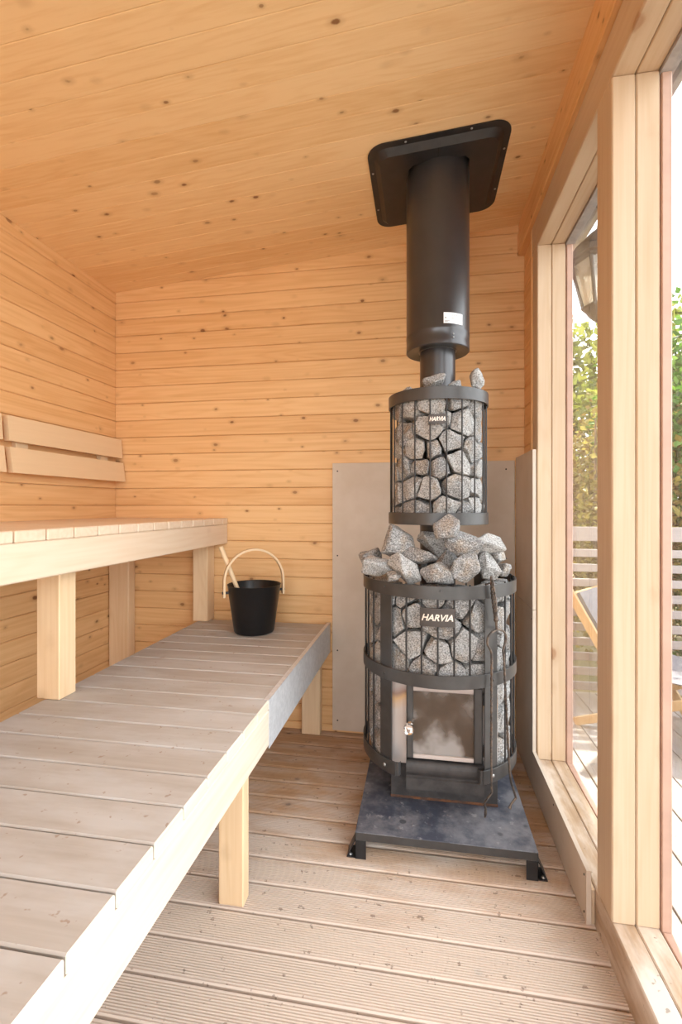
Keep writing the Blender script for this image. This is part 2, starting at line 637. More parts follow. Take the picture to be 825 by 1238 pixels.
def window(name, y0, y1, label):
    w = thing(name, (.565, (y0 + y1) / 2, Z0), label, 'window')
    w['kind'] = 'structure'
    fw = .046
    a, b = .5565, .579
    f = MB()
    for a, b, q in ((.5565, .579, 0.001), (.5535, .5565, -.006)):
        f.box(a, b, y0 - fw, y0 + q, Z0 - fw, Z1 + fw, .002)
        f.box(a, b, y1 - q, y1 + fw, Z0 - fw, Z1 + fw, .002)
        f.box(a, b, y0 + q, y1 - q, Z0 - fw, Z0 + q - .004, .002)
        f.box(a, b, y0 + q, y1 - q, Z1 - q, Z1 + fw, .002)
    f.build('window_frame', M['frame'], w)
    g = MB()
    g.box(.5712, .5752, y0 - .004, y1 + .004, Z0 - .008, Z1 + .004, 0)
    g.build('pane', M['glass'], w)
    return w


window('window_1', 1.330, 1.985, 'narrow tall window beyond the pine post')
window('window_2', YN + .1, 1.235, 'large window on the near side of the pine post')
m = MB()
m.box(XA, XC, YN - .04, YN + .1, 0, 2.4, .003)
struct(m.build('trim_7', M['pinez']), 'pine corner post behind the viewer', 'post')

# ================================================================ benches
BT = .53
lb = thing('lower_bench', (-.77, 1.2, 0), 'long low sauna bench of greyed crosswise boards, black bucket on its far end', 'bench')
m = MB()
gy = [1.2505 + .1017 * k for k in range(-24, 11)]
for a, b in zip(gy, gy[1:]):
    if b < -.9:
        continue
    m.box(-1.10, -.444 + rng.uniform(-.0008, .0008), a + .0018, min(b, YB - .001) - .0018, BT - .028, BT, .003)
so_ = m.build('seat', [M['benchtop'], M['palebench']], lb)
for p_ in so_.data.polygons:      # right-hand board ends get the paler timber
    if p_.normal.x > .5:
        p_.material_index = 1
m = MB()
m.box(-.482, -.4445, -.85, YB - .004, .395, BT - .0285, .003)
m.box(-1.095, -1.06, -.85, YB - .004, .395, BT - .0285, .003)
m.build('bench_frame', M['palebench'], lb)
m = MB()
m.prism([(-.4440, BT + .0015), (-.4425, BT + .0015), (-.4425, .388), (-.4440, .388)], 1.348, YB - .006,
        Matrix(((1, 0, 0, 0), (0, 0, 1, 0), (0, 1, 0, 0), (0, 0, 0, 1))))
m.box(-.458, -.4425, 1.348, YB - .006, BT + .0004, BT + .0019, 0)
tag(m.build('edge_angle', M['galv'], lb), 'galvanised metal angle covering the far part of the bench edge')
for x0, x1, ya, yb in ((-.555, -.4825, 1.245, 1.288), (-.574, -.4825, 2.245, 2.288), (-.555, -.4825, .1, .143)):
    m = MB()
    m.box(x0, x1, ya, yb, 0, BT - .029, .003)
    m.build('leg', M['legz'], lb)

UT = 1.040
ub = thing('upper_bench', (-1.3, 1.2, BT), 'high sauna bench along the left wall, pale crosswise boards on a thick front beam', 'bench')
m = MB()
gy = [1.009 + .1017 * k for k in range(-20, 14)]
for a, b in zip(gy, gy[1:]):
    if b < -.9 or a > YB - .02:
        continue
    m.box(XL + .004, -.973, a + .0025, min(b, YB - .001) - .0025, UT - .030, UT, .003)
m.build('seat', M['benchx'], ub)
m = MB()
m.box(-1.018, -.975, -.9, YB - .002, .912, UT - .0305, .003)
m.build('front_beam', M['benchy'], ub)
for x0, x1, ya, yb, z in ((-1.125, -1.048, 1.243, 1.312, BT + .0005), (-1.122, -1.045, 2.215, 2.295, BT + .0005)):
    m = MB()
    m.box(x0, x1, ya, yb, z, UT - .0305, .003)
    m.build('leg', M['legz'], ub)
m = MB()
m.box(-1.600, -1.488, 2.24, 2.295, 0, UT - .0305, .003)
m.build('leg', M['legz'], ub)
m = MB()
m.box(-1.10, -1.055, 1.32, 2.21, .935, UT - .0305, .003)
m.box(-1.600, -1.56, -.6, 2.235, .935, UT - .0305, .003)
m.build('bearer', M['benchy'], ub)


def backrest(y0, y1, label):
    t = thing('backrest', (XL, (y0 + y1) / 2, 1.33), label, 'backrest', 'backrests on the left wall')
    for za, zb, o0, o1 in ((1.351, 1.449, .030, .022), (1.228, 1.327, .046, .033)):
        p = [(XL + o0, za), (XL + o0 + .022, za), (XL + o1 + .022, zb), (XL + o1, zb)]
        mm = MB()
        vs = [(x, y0, z) for x, z in p] + [(x, y1, z) for x, z in p]
        mm.add(vs, [(0, 1, 2, 3), (7, 6, 5, 4)] + [(i, i + 4, (i + 1) % 4 + 4, (i + 1) % 4) for i in range(4)])
        mm.build('slat', M['aldery'], t)
    for ya in (y0 + .06, y1 - .14):
        mm = MB()
        mm.box(XL + .001, XL + .023, ya, ya + .06, 1.235, 1.435, .002)
        mm.build('spacer', M['alderz'], t)
    return t


backrest(1.587, 2.288, 'two-slat wooden backrest on the left wall, the one reaching the back corner')
backrest(.83, 1.560, 'two-slat wooden backrest on the left wall, cut off by the photo edge')

# ================================================================ bucket and ladle
BC = Vector((-.752, 2.075))
bk = thing('bucket', (BC.x, BC.y, BT), 'black metal sauna bucket with a bent wooden handle on the lower bench', 'bucket')
m = MB()
zb, zr = BT + .001, BT + .217
m.lathe(BC, [(0.0001, zb), (.080, zb), (.087, zb + .003), (.0905, zb + .010), (.1190, zr - .002), (.1205, zr), (.1185, zr + .001), (.1165, zr - .002),
             (.088, zb + .014), (.0001, zb + .012)], 80)
m.build('body', M['bucket'], bk)
ha = R(33)
hd = Vector((math.cos(ha), math.sin(ha), 0))
m = MB()
hz = BT + .232
path = [(-.135, BT + .165), (-.135, BT + .20)] + [(-.135 * math.cos(R(a)), hz + .142 * math.sin(R(a))) for a in range(0, 181, 6)] + [(.135, BT + .20), (.135, BT + .165)]
side = Vector((-hd.y, hd.x, 0))
vs, fs = [], []
pts = [Vector((BC.x, BC.y, 0)) + hd * x + Vector((0, 0, z)) for x, z in path]
for i, p in enumerate(pts):
    t = (pts[min(i + 1, len(pts) - 1)] - pts[max(0, i - 1)]).normalized()
    nrm = side.cross(t)
    for sa, sb in ((-1, -1), (1, -1), (1, 1), (-1, 1)):
        vs.append(p + side * sa * .0125 + nrm * sb * .0045)
for i in range(len(pts) - 1):
    for q in range(4):
        fs.append((i * 4 + q, i * 4 + (q + 1) % 4, i * 4 + 4 + (q + 1) % 4, i * 4 + 4 + q))
fs += [(3, 2, 1, 0), tuple(len(vs) - 4 + q for q in range(4))]
m.add(vs, fs, .5)
h = tag(m.build('handle', M['alderz'], bk), 'pale bent wood handle')
for s in (-1, 1):
    m = MB()
    c0 = Vector((BC.x, BC.y, BT + .185)) + hd * s * .112
    c1 = Vector((BC.x, BC.y, BT + .185)) + hd * s * .143
    m.tube([c0, c1], .006, 12)
    m.build('rivet', M['black'], bk)
ldl = thing('ladle', (BC.x, BC.y, BT + .02), 'wooden ladle leaning in the black bucket, only its stick showing', 'ladle')
top = at(267, 661, 2.135)
low = Vector((BC.x - .010, BC.y - .02, BT + .05))
m = MB()
d = top - low
m.tube([low, low + d * .4, low + d * .97, top], [.009, .0095, .0108, .009], 14)
m.build('handle', M['alderz'], ldl)
m = MB()
m.lathe((low.x + .012, low.y + .012), [(.0001, BT + .018), (.03, BT + .020), (.042, BT + .035), (.045, BT + .062), (.042, BT + .062), (.038, BT + .036), (.0001, BT + .024)], 40)
m.build('bowl', M['black'], ldl)

# ================================================================ heat shields
SY = YB - .014
sh = thing('heat_shield', (0, YB, 0), 'wide grey cement board heat shield on the back wall behind the stove', 'heat shield')
m = MB()
m.box(-.430, .418, SY, SY + .010, .012, 1.309, .0012)
m.build('board', M['shield'], sh)
for x in (-.405, .0, .38):
    for z in (1.27, .86, .40, .06):
        m = MB()
        m.lathe((0, 0), [(.0001, .0016), (.0022, .0016), (.0036, .0002), (.0036, 0)], 14)
        for i, v in enumerate(m.v):
            m.v[i] = (x + v[0], SY - v[2], z + v[1])
        m.build('screw', M['core'], sh)
PX = .4225
mt = Matrix(((0, 0, 1, PX), (1, 0, 0, 0), (0, 1, 0, 0), (0, 0, 0, 1)))
s2 = thing('heat_shield', (PX, 2.1, .70), 'tall grey cement board heat shield beside the window jamb, above its seam', 'heat shield')
m = MB()
m.prism([(1.948, .700), (SY - .001, .700), (SY - .001, 1.320), (1.948, 1.320)], 0, .012, mt)
m.build('board', M['shield'], s2)
s3 = thing('heat_shield', (PX, 1.8, 0), 'low L-shaped grey cement board heat shield running along the sill', 'heat shield')
m = MB()
m.prism([(1.335, .012), (SY - .001, .012), (SY - .001, .698), (1.948, .698), (1.948, .150), (1.335, .150)], 0, .012, mt)
m.build('board', M['shield'], s3)
m = MB()
m.box(PX + .0122, XA - .0005, 1.342, 1.40, .004, .10, .004)
m.build('batten', M['pinez'], s3)
for y, z in ((1.352, .128), (1.352, .03), (1.65, .128), (1.965, .66)):
    m = MB()
    m.lathe((0, 0), [(.0001, .0016), (.0020, .0016), (.0032, .0002), (.0032, 0)], 14)
    for i, v in enumerate(m.v):
        m.v[i] = (PX - v[2], y + v[0], z + v[1])
    m.build('screw', M['core'], s3)

# ================================================================ hearth plate
hp = thing('hearth_plate', (.066, 1.7, 0), 'dark steel floor plate on short feet under the stove, marked with ash', 'hearth plate')
hx0, hx1, hy0, hy1, hz0 = -.206, .337, 1.478, 2.16, .084
m = MB()
m.box(hx0, hx1, hy0, hy1, hz0 - .003, hz0, .0012)
m.box(hx0, hx1, hy0, hy0 + .003, hz0 - .026, hz0 - .0005, .001, mi=1)
m.box(hx0, hx0 + .003, hy0, hy1, hz0 - .026, hz0 - .0005, .001)
m.box(hx1 - .003, hx1, hy0, hy1, hz0 - .026, hz0 - .0005, .001)
m.build('top', [M['hearth'], M['blackring']], hp)
for sx, fx in ((-1, hx0), (1, hx1)):
    for fy in (hy0, hy1 - .06):
        m = MB()
        m.box(min(fx, fx - sx * .034), max(fx, fx - sx * .034), fy, fy + .003, .0, hz0 - .026, .0008)
        m.box(min(fx, fx - sx * .003), max(fx, fx - sx * .003), fy, fy + .06, .0, hz0 - .026, .0008)
        # slanted outer tab with the bolt
        q = [(fx, fy + .004, hz0 - .03), (fx, fy + .055, hz0 - .03), (fx + sx * .024, fy + .055, .002), (fx + sx * .024, fy + .002, .002)]
        q2 = [(x + sx * .003, y, z) for x, y, z in q]
        m.add(q + q2, [(0, 1, 2, 3), (7, 6, 5, 4)] + [(i, (i + 1) % 4, (i + 1) % 4 + 4, i + 4) for i in range(4)])
        m.box(min(fx, fx + sx * .026), max(fx, fx + sx * .026), fy + .002, fy + .056, .0005, .0035, .0008)
        ft = m.build('foot', M['black'], hp)
        m = MB()
        m.lathe((fx + sx * .0165, fy + .014), [(.0001, .0085), (.004, .008), (.0065, .005), (.0065, .0036)], 16)
        m.build('bolt', M['bolt'], ft)

# ================================================================ stove
SC = Vector((.058, 1.84))


def pol(a, r, z):
    return Vector((SC.x + r * math.sin(R(a)), SC.y - r * math.cos(R(a)), z))


st = thing('sauna_stove', (SC.x, SC.y, hz0), 'round black wood burning sauna stove caged in steel bars', 'stove')


def ring(r, z0, z1, th=.005, a0=0, a1=360, seg=96):
    mm = MB()
    mm.lathe(SC, [(r - th, z0), (r - .0008, z0), (r, z0 + .0008), (r, z1 - .0008), (r - .0008, z1), (r - th, z1)], seg, a0, a1, True)
    return mm


def bolt_on(parent, a, r, z, rad=.006, mat='bolt'):
    mm = MB()
    mm.lathe((0, 0), [(.0001, .004), (rad * .6, .0036), (rad, .0012), (rad, 0)], 16)
    sa, ca = math.sin(R(a)), math.cos(R(a))
    for i, v in enumerate(mm.v):
        x, y, z_ = v
        mm.v[i] = (SC.x + (r + z_) * sa + x * ca, SC.y - (r + z_) * ca + x * sa, z + y)
    mm.build('bolt', M[mat], parent)


RS = .280
tr = ring(RS, .800, .843).build('top_ring', M['blackring'], st)
mr = ring(RS, .513, .556).build('middle_ring', M['blackring'], st)
m = MB()
m = ring(RS, .200, .245, .005, 29.5, 328.5)
for a, s in ((29.5, 1), (328.5, -1)):       # curled ends
    m.tube([pol(a + s * 1.0, RS - .0025, .2002), pol(a + s * 1.0, RS - .0025, .2448)], .0028, 10)
    pts0 = [pol(a, RS - .003, 0), pol(a - s * 1.4, RS - .006, 0), pol(a - s * 2.0, RS - .013, 0), pol(a - s * 1.6, RS - .022, 0)]
    vs, fs = [], []
    for p in pts0:
        vs += [(p.x, p.y, .200), (p.x, p.y, .245)]
    m.add(vs, [(2 * i, 2 * i + 2, 2 * i + 3, 2 * i + 1) for i in range(3)], .5, 0, True)
br = m.build('bottom_ring', M['blackring'], st)
for a in (-41, 37.5, 139, -139, 0):
    if a:
        bolt_on(br, a, RS, .222)
    if a:
        bolt_on(mr, a, RS, .534, .0045, 'blackring')
    bolt_on(tr, a, RS, .829, .0035, 'blackring')
# flat uprights
for a in (-41.3, 37.4, 139, -139):
    m = MB()
    c = pol(a, RS - .0095, 0)
    mat = Matrix.Translation((c.x, c.y, 0)) @ Matrix.Rotation(R(a), 4, 'Z')
    m.box(-.0275, .0275, -.002, .002, .203, .838, .0008, mat=mat)
    m.build('upright', M['blackring'], st)
# round bars
a = -1.7
angs = [(-1.7 + 11.0 * k) for k in range(-16, 16)]
for a in angs:
    if any(abs(((a - u + 180) % 360) - 180) < 7.8 for u in (-41.3, 37.4, 139, -139)):
        continue
    lowz = .516 if abs(a) < 36 else .203
    m = MB()
    m.tube([pol(a, RS - .0085, lowz), pol(a, RS - .0085, .847)], .0032, 8)
    m.build('bar', M['rod'], st)
# inner firebox
m = MB()
m.lathe(SC, [(.0001, .0855), (.158, .0855), (.158, .70), (.145, .715), (.0001, .715)], 64)
m.build('firebox', M['core'], st)
# base plinth, front plate
m = MB()
m.box(-.108, .252, 1.678, 1.70, hz0 + .0005, .245, .002)
m.box(-.108, .252, 1.70, 2.02, hz0 + .0005, .20, .002)
m.box(-.1085, .2525, 1.6772, 1.70, hz0 + .0004, hz0 + .010, .001, mi=1)
m.build('plinth', [M['dusty'], M['rust']], st)
m = MB()
m.box(-.108, .250, 1.664, 1.676, .213, .508, .002)
m.build('front_plate', M['heat'], st)
# ash drawer with a rounded front
m = MB()
prof = [(1.664, .244)] + [(1.645 - .016 * math.sin(R(t)), .214 + .026 * math.cos(R(t))) for t in range(0, 121, 15)] + [(1.640, .188), (1.640, .184), (1.634, .180), (1.634, .142), (1.664, .140)]
vs = [(-.053, y, z) for y, z in prof] + [(.203, y, z) for y, z in prof]
n = len(prof)
m.add(vs, [(i, i + n, (i + 1) % n + n, (i + 1) % n) for i in range(n)] + [tuple(range(n))[::-1], tuple(range(n, 2 * n))], .5, 0, False)
m.box(-.053, .203, 1.66, 1.679, .140, .244, 0)
m.build('ash_drawer', M['dusty'], st)
# door
dY = 1.625
x0, x1, za, zb = -.052, .197, .252, .500
m = MB()
fl, ft_ = .022, .012
m.box(x0, x0 + fl, dY, dY + .022, za, zb, .003)
m.box(x1 - fl - .006, x1, dY, dY + .022, za, zb, .003)
m.box(x0 + fl, x1 - fl - .006, dY + .002, dY + .020, za, za + .014, .002, mi=1)
m.box(x0 + fl, x1 - fl - .006, dY + .002, dY + .020, zb - .022, zb - .004, .002, mi=1)
m.box(x0 + .004, x1 - .004, dY + .020, dY + .036, za + .002, zb - .002, .001)
door = m.build('door', [M['blackring'], M['heat']], st)
m = MB()
m.box(x0 + fl - .001, x1 - fl - .005, dY + .010, dY + .014, za + .012, zb - .02, 0)
tag(m.build('glass', M['doorglass'], door), 'sooty door glass')
m = MB()
kc = at(494.5, 881, 1.570)
for seg_ in ((Vector((kc.x + .012, dY + .004, kc.z + .012)), Vector((kc.x + .004, kc.y + .012, kc.z + .010))),):
    m.tube(seg_, [.0085, .0085], 14)
# cup shaped knob facing the room
prof = [(.0001, .018), (.008, .018), (.011, .012), (.0125, 0), (.0165, -.003), (.0172, .002), (.0155, .016), (.011, .024), (.0001, .026)]
mm = MB()
mm.lathe((0, 0), prof, 28)
for i, v in enumerate(mm.v):
    mm.v[i] = (kc.x + v[0], kc.y + v[2] - .006, kc.z + v[1])
m.add(mm.v, mm.f, .5, 0, True)
tag(m.build('handle', M['chrome'], door), 'round chrome door knob')
for z in (.29, .46):
    m = MB()
    m.tube([(x1 + .006, dY + .012, z - .018), (x1 + .006, dY + .012, z + .018)], .006, 12)
    m.build('hinge', M['blackring'], door)


def lettering(text, width, height, place, shear=.28, bold=.0):
    cu = bpy.data.curves.new('lettering', 'FONT')
    cu.body = text
    cu.size = 1
    cu.shear = shear
    cu.offset = bold
    cu.extrude = 0
    cu.align_x = 'CENTER'
    cu.align_y = 'CENTER'
    cu.resolution_u = 4
    o = bpy.data.objects.new('tmp', cu)
    col.objects.link(o)
    dg = bpy.context.evaluated_depsgraph_get()
    dg.update()
    me = bpy.data.meshes.new_from_object(o.evaluated_get(dg))
    bb = [v.co.copy() for v in me.vertices]
    cx_ = (min(v.x for v in bb) + max(v.x for v in bb)) / 2
    cy_ = (min(v.y for v in bb) + max(v.y for v in bb)) / 2
    mm = MB()
    sx_ = width / (max(v.x for v in bb) - min(v.x for v in bb))
    sy_ = height / (max(v.y for v in bb) - min(v.y for v in bb))
    mm.add([place((v.x - cx_) * sx_, (v.y - cy_) * sy_, .0004) for v in bb], [tuple(p.vertices) for p in me.polygons], .5)
    bpy.data.objects.remove(o)
    return mm


def curved(a_mid, r, zmid):
    def f(x, y, z):
        a = R(a_mid) + x / r
        return (SC.x + (r + z) * math.sin(a), SC.y - (r + z) * math.cos(a), zmid + y)
    return f


def plate_arc(a0, a1, r, z0, z1, th=.003, seg=12):
    mm = MB()
    mm.lathe(SC, [(r - th, z0), (r, z0), (r, z1), (r - th, z1)], seg, a0, a1, True)
    return mm


np_ = plate_arc(-13.4, 9.4, .2795, .713, .772).build('nameplate', M['badge'], st)
m = lettering('HARVIA', .100, .0215, curved(-2.0, .2797, .7425), .30, .022)
w = max(v[0] for v in m.v) - min(v[0] for v in m.v)
tag(m.build('lettering', M['letter'], np_), 'silver capital letters HARVIA')

# ================================================================ flue pipe
fp = thing('flue_pipe', (SC.x, SC.y, .716), 'thick black insulated flue pipe rising from the stove to the ceiling plate', 'flue')
m = MB()
m.lathe(SC, [(.0655, .717), (.0655, 1.70)], 64)
m.build('inner_pipe', M['pipe'], fp)
m = MB()
zp = 1.676
m.lathe(SC, [(.0662, zp + .006), (.075, zp + .002), (.114, zp), (.1170, zp + .003), (.1172, zp + .022), (.1165, zp + .0235), (.1165, zp + .052), (.1172, zp + .054),
             (.1172, zp + .062), (.1165, zp + .064), (.1165, 2.40)], 96)
m.build('insulated_pipe', M['pipe'], fp)
m = MB()
m.lathe(SC, [(.0655, zp + .003), (.0700, zp + .003), (.0700, zp + .0045), (.0655, zp + .0045)], 64, 0, 360, True)
m.build('trim_ring', M['bolt'], fp)
lab = plate_arc(8.5, 46, .1172, 1.747, 1.785, .0006, 14).build('rating_label', M['label'], fp)
m = MB()
f = curved(27, .1174, 1.766)


def strip(mm, xa, xb, ya, yb):
    n = 6
    vs = [f(xa + (xb - xa) * i / n, y, .0002) for y in (ya, yb) for i in range(n + 1)]
    mm.add(vs, [(i, i + 1, n + 2 + i, n + 1 + i) for i in range(n)], .5)


l2 = lettering('CE', .0115, .0075, curved(26, .1174, 1.776), 0, .0)
m.add(l2.v, l2.f, .5)
for xa, xb, ya, yb in ((-.010, .010, -.001, .0002), (-.034, -.016, -.011, -.0095), (-.034, -.022, -.0145, -.0132), (.028, .032, -.002, .002),
                       (-.033, -.029, -.002, .002), (.009, .017, .009, .011), (-.006, .012, -.0045, -.0035)):
    strip(m, xa, xb, ya, yb)
m.build('print', M['ink'], lab)
for a_, z_ in ((26, 1.698), (26, 1.710)):
    mm = MB()
    mm.lathe((0, 0), [(.0001, .003), (.0022, .0026), (.0030, .001), (.0030, 0)], 12)
    sa, ca = math.sin(R(a_)), math.cos(R(a_))
    for i, v in enumerate(mm.v):
        mm.v[i] = (SC.x + (.117 + v[2]) * sa + v[0] * ca, SC.y - (.117 + v[2]) * ca + v[0] * sa, z_ + v[1])
    mm.build('rivet', M['bolt'], fp)

# ceiling plate round the pipe
cp = thing('ceiling_plate', (.054, 1.885, zc(.054)), 'square black flue plate with rounded corners screwed to the ceiling', 'flue plate')
hw, rc, dep = .246, .062, .020
cmat = Matrix.Translation((.054, 1.885, zc(.054) - .0015)) @ Matrix.Rotation(-math.atan(TILT), 4, 'Y')


def rrect(h, r, n=10):
    out = []
    for cx_, cy_, a0 in ((h - r, h - r, 0), (-h + r, h - r, 90), (-h + r, -h + r, 180), (h - r, -h + r, 270)):
        for i in range(n + 1):
            a = R(a0 + 90 * i / n)
            out.append((cx_ + r * math.cos(a), cy_ + r * math.sin(a)))
    return out


def loop_on(ol, cxo, cyo, rad):
    return [(cxo + rad * (x - 0) / math.hypot(x, y), cyo + rad * y / math.hypot(x, y)) for x, y in ol]


oc = Vector((SC.x - .054, SC.y - 1.885 + .012))
loops = [(rrect(hw, rc), 0.0), (rrect(hw, rc), -.003), (rrect(hw - .022, rc - .014), -.004), (rrect(hw - .040, rc - .022), -.004 - dep),
         (loop_on(rrect(hw - .04, rc - .022), oc.x, oc.y, .140), -.004 - dep), (loop_on(rrect(hw - .04, rc - .022), oc.x, oc.y, .1385), -.0025 - dep),
         (loop_on(rrect(hw - .04, rc - .022), oc.x, oc.y, .1385), -.001)]
vs, fs = [], []
for ol, z in loops:
    vs += [cmat @ Vector((x, y, z)) for x, y in ol]
n = len(loops[0][0])
for q in range(len(loops) - 1):
    for i in range(n):
        j = (i + 1) % n
        fs.append((q * n + i, q * n + j, (q + 1) * n + j, (q + 1) * n + i)[::-1])
fs.append(tuple((len(loops) - 1) * n + i for i in range(n)))
m = MB()
m.add(vs, fs, .5)
m.build('plate', M['black'], cp)
m = MB()
m.add([cmat @ Vector(p) for p in ((-.0008, -.15, -.0245), (.0008, -.15, -.0245), (.0008, -hw + .041, -.0245), (-.0008, -hw + .041, -.0245))], [(0, 1, 2, 3)], .5)
m.box(-.001, .001, -hw + .042, -.128, -.0248, -.0238, 0, mat=cmat)
m.build('seam', M['core'], cp)
for x, y in ((-.11, -hw + .011), (.11, -hw + .011), (-hw + .011, -.11), (-hw + .011, .11), (hw - .011, -.11), (hw - .011, .11), (-.11, hw - .011), (.11, hw - .011)):
    m = MB()
    m.lathe((0, 0), [(.0001, -.0062), (.0025, -.0058), (.0042, -.004), (.0042, -.003)], 12)
    for i, v in enumerate(m.v):
        p = cmat @ Vector((x + v[0], y + v[1], v[2]))
        m.v[i] = tuple(p)
    m.build('screw', M['bolt'], cp)

# ================================================================ stone cage round the pipe
RC = .184
cg = thing('stone_basket', (SC.x, SC.y, 1.035), 'round black bar cage of stones fixed around the flue above the stove', 'stone basket')
m = ring(RC, 1.466, 1.509, .005)
ctr = m.build('top_ring', M['blackring'], cg)
m = ring(RC, 1.035, 1.077, .005)
m.build('bottom_ring', M['blackring'], cg)
m = MB()
m.lathe(SC, [(.0665, 1.040), (RC - .0055, 1.040), (RC - .0055, 1.046), (.0665, 1.046)], 64, 0, 360, True)
m.build('floor_plate', M['core'], cg)
for k in range(20):
    a = -10 + 18 * k
    m = MB()
    m.tube([pol(a, RC - .0078, 1.044), pol(a, RC - .0078, 1.506)], .0026, 8)
    m.build('bar', M['rod'], cg)
np2 = plate_arc(-11.5, 7.5, RC + .001, 1.381, 1.413, .003).build('nameplate', M['badge'], cg)
m = lettering('HARVIA', .0535, .0150, curved(-2, RC + .0012, 1.397), .30, .022)
tag(m.build('lettering', M['letter'], np2), 'silver capital letters HARVIA')


# ================================================================ stones
def rough_stone(bm, seed, amp=.0016, bev=.004):
    bmesh.ops.remove_doubles(bm, verts=bm.verts[:], dist=.0025)
    bmesh.ops.dissolve_limit(bm, angle_limit=R(4), verts=bm.verts[:], edges=bm.edges[:])
    bmesh.ops.bevel(bm, geom=bm.edges[:], offset=bev, segments=1, profile=.5, affect='EDGES', clamp_overlap=True)
    bmesh.ops.triangulate(bm, faces=bm.faces[:])
    for _ in range(2):
        es = [e for e in bm.edges if e.calc_length() > .011]
        if not es:
            break
        bmesh.ops.subdivide_edges(bm, edges=es, cuts=1)
        bmesh.ops.triangulate(bm, faces=bm.faces[:])
    bm.normal_update()
    o = Vector((seed * 3.1, seed * 1.7, seed * .9))
    for v in bm.verts:
        d = noise.noise(v.co * 30 + o) * amp * 2.0 + noise.noise(v.co * 75 + o) * amp * 1.3 + noise.noise(v.co * 160 + o) * amp * .6
        v.co += v.normal * d
    bmesh.ops.recalc_face_normals(bm, faces=bm.faces[:])


def stone_object(bm, label, group):
    c = Vector((0, 0, 0))
    for v in bm.verts:
        c += v.co
    c /= max(1, len(bm.verts))
    zmin = min(v.co.z for v in bm.verts)
    c.z = zmin
    me = bpy.data.meshes.new('stone')
    for v in bm.verts:
        v.co -= c
    bm.to_mesh(me)
    bm.free()
    me.materials.append(M['stone'])
    o = bpy.data.objects.new('stone', me)
    o.location = c
    col.objects.link(o)
    return tag(o, label, 'stone', group)


ORD = ['first', 'second', 'third', 'fourth', 'fifth', 'sixth', 'seventh', 'eighth', 'ninth', 'tenth', 'eleventh', 'twelfth']


def cut(bm, p, n):
    r = bmesh.ops.bisect_plane(bm, geom=bm.verts[:] + bm.edges[:] + bm.faces[:], dist=1e-6, plane_co=p, plane_no=n, clear_outer=True)
    ed = [e for e in r['geom_cut'] if isinstance(e, bmesh.types.BMEdge)]
    if ed:
        bmesh.ops.contextual_create(bm, geom=ed)


def cells(seeds, rin, rout, z0, z1, limits, labeler, group, rg):
    """packed angular stones filling the gap between rin and rout: every stone is the room its neighbours leave it"""
    lo_a, hi_a = min(q[0] for q in seeds), max(q[0] for q in seeds)
    seeds = seeds + [(q + s_ * 26, (rin + rout) / 2, z0 + (z1 - z0) * t / 4, -1, 0) for q, s_ in ((lo_a, -1), (hi_a, 1)) for t in range(5)]
    P = [pol(a, r, z) for a, r, z, *_ in seeds]
    for i, (a, r, z, row, k) in enumerate(seeds):
        if row < 0:
            continue
        c = P[i]
        bm = bmesh.new()
        bmesh.ops.create_cube(bm, size=.36)
        bmesh.ops.translate(bm, verts=bm.verts[:], vec=c)
        near = sorted((j for j in range(len(P)) if j != i), key=lambda j: (P[j] - c).length)[:16]
        for j in near:
            dv = P[j] - c
            cut(bm, c + dv * .5 - dv.normalized() * rg.uniform(.0005, .004), dv.normalized())
        rad = Vector((math.sin(R(a)), -math.cos(R(a)), 0))
        tan = Vector((math.cos(R(a)), math.sin(R(a)), 0))
        up = Vector((0, 0, 1))
        # outer faces: two or three split planes kept inside the bars
        for s in (-1, 0, 1):
            aa = a + s * rg.uniform(9, 16) * (.25 / rout) * .9
            rr = rout - rg.uniform(0, .012) - (0 if s == 0 else 0)
            n_ = (Vector((math.sin(R(aa)), -math.cos(R(aa)), 0)) + up * rg.uniform(-.35, .35)).normalized()
            pp = pol(aa, rr, z)
            cut(bm, pp, n_)
        for s in (-26, -13, 0, 13, 26):
            pp = pol(a + s, rout, z)
            cut(bm, pp, Vector((math.sin(R(a + s)), -math.cos(R(a + s)), 0)))
        cut(bm, pol(a, rin, z), -rad)
        cut(bm, Vector((0, 0, z0)), -up)
        cut(bm, Vector((0, 0, z1)), up)
        for la, sg in limits:
            cut(bm, Vector((SC.x, SC.y, 0)), Vector((math.cos(R(la)), math.sin(R(la)), 0)) * sg)
        # knock corners off
        cc = Vector((0, 0, 0))
        if not bm.verts:
            bm.free()
            continue
        for v in bm.verts:
            cc += v.co
        cc /= len(bm.verts)
        for _ in range(rg.randint(4, 7)):
            n_ = Vector((rg.gauss(0, 1), rg.gauss(0, 1), rg.gauss(0, 1))).normalized()
            ext = max((v.co - cc).dot(n_) for v in bm.verts)
            cut(bm, cc + n_ * ext * rg.uniform(.70, .90), n_)
        sc_ = rg.uniform(.94, .985)
        for v in bm.verts:
            v.co = cc + (v.co - cc) * sc_
        if len(bm.verts) < 5:
            bm.free()
            continue
        rough_stone(bm, i + row * 7)
        stone_object(bm, labeler(row, k), group)


rg = random.Random(21)
# stove, upper region: four rows right round the front
seeds = []
rows = 4
for row in range(rows):
    z = .838 - (row + .5) * (.838 - .516) / rows
    n = 9
    for k in range(n):
        a = -100 + 200. * (k + (.72 if row % 2 else .28)) / n
        seeds.append((a + rg.uniform(-7, 7), .222 + rg.uniform(-.018, .018), z + rg.uniform(-.022, .022), row, k))
cells(seeds, .172, .2655, .5165, .835, [], lambda r, k: f'grey split stone behind the stove bars above the door, {ORD[r]} row down, {ORD[k]} from left',
      'stones behind the upper stove bars', rg)
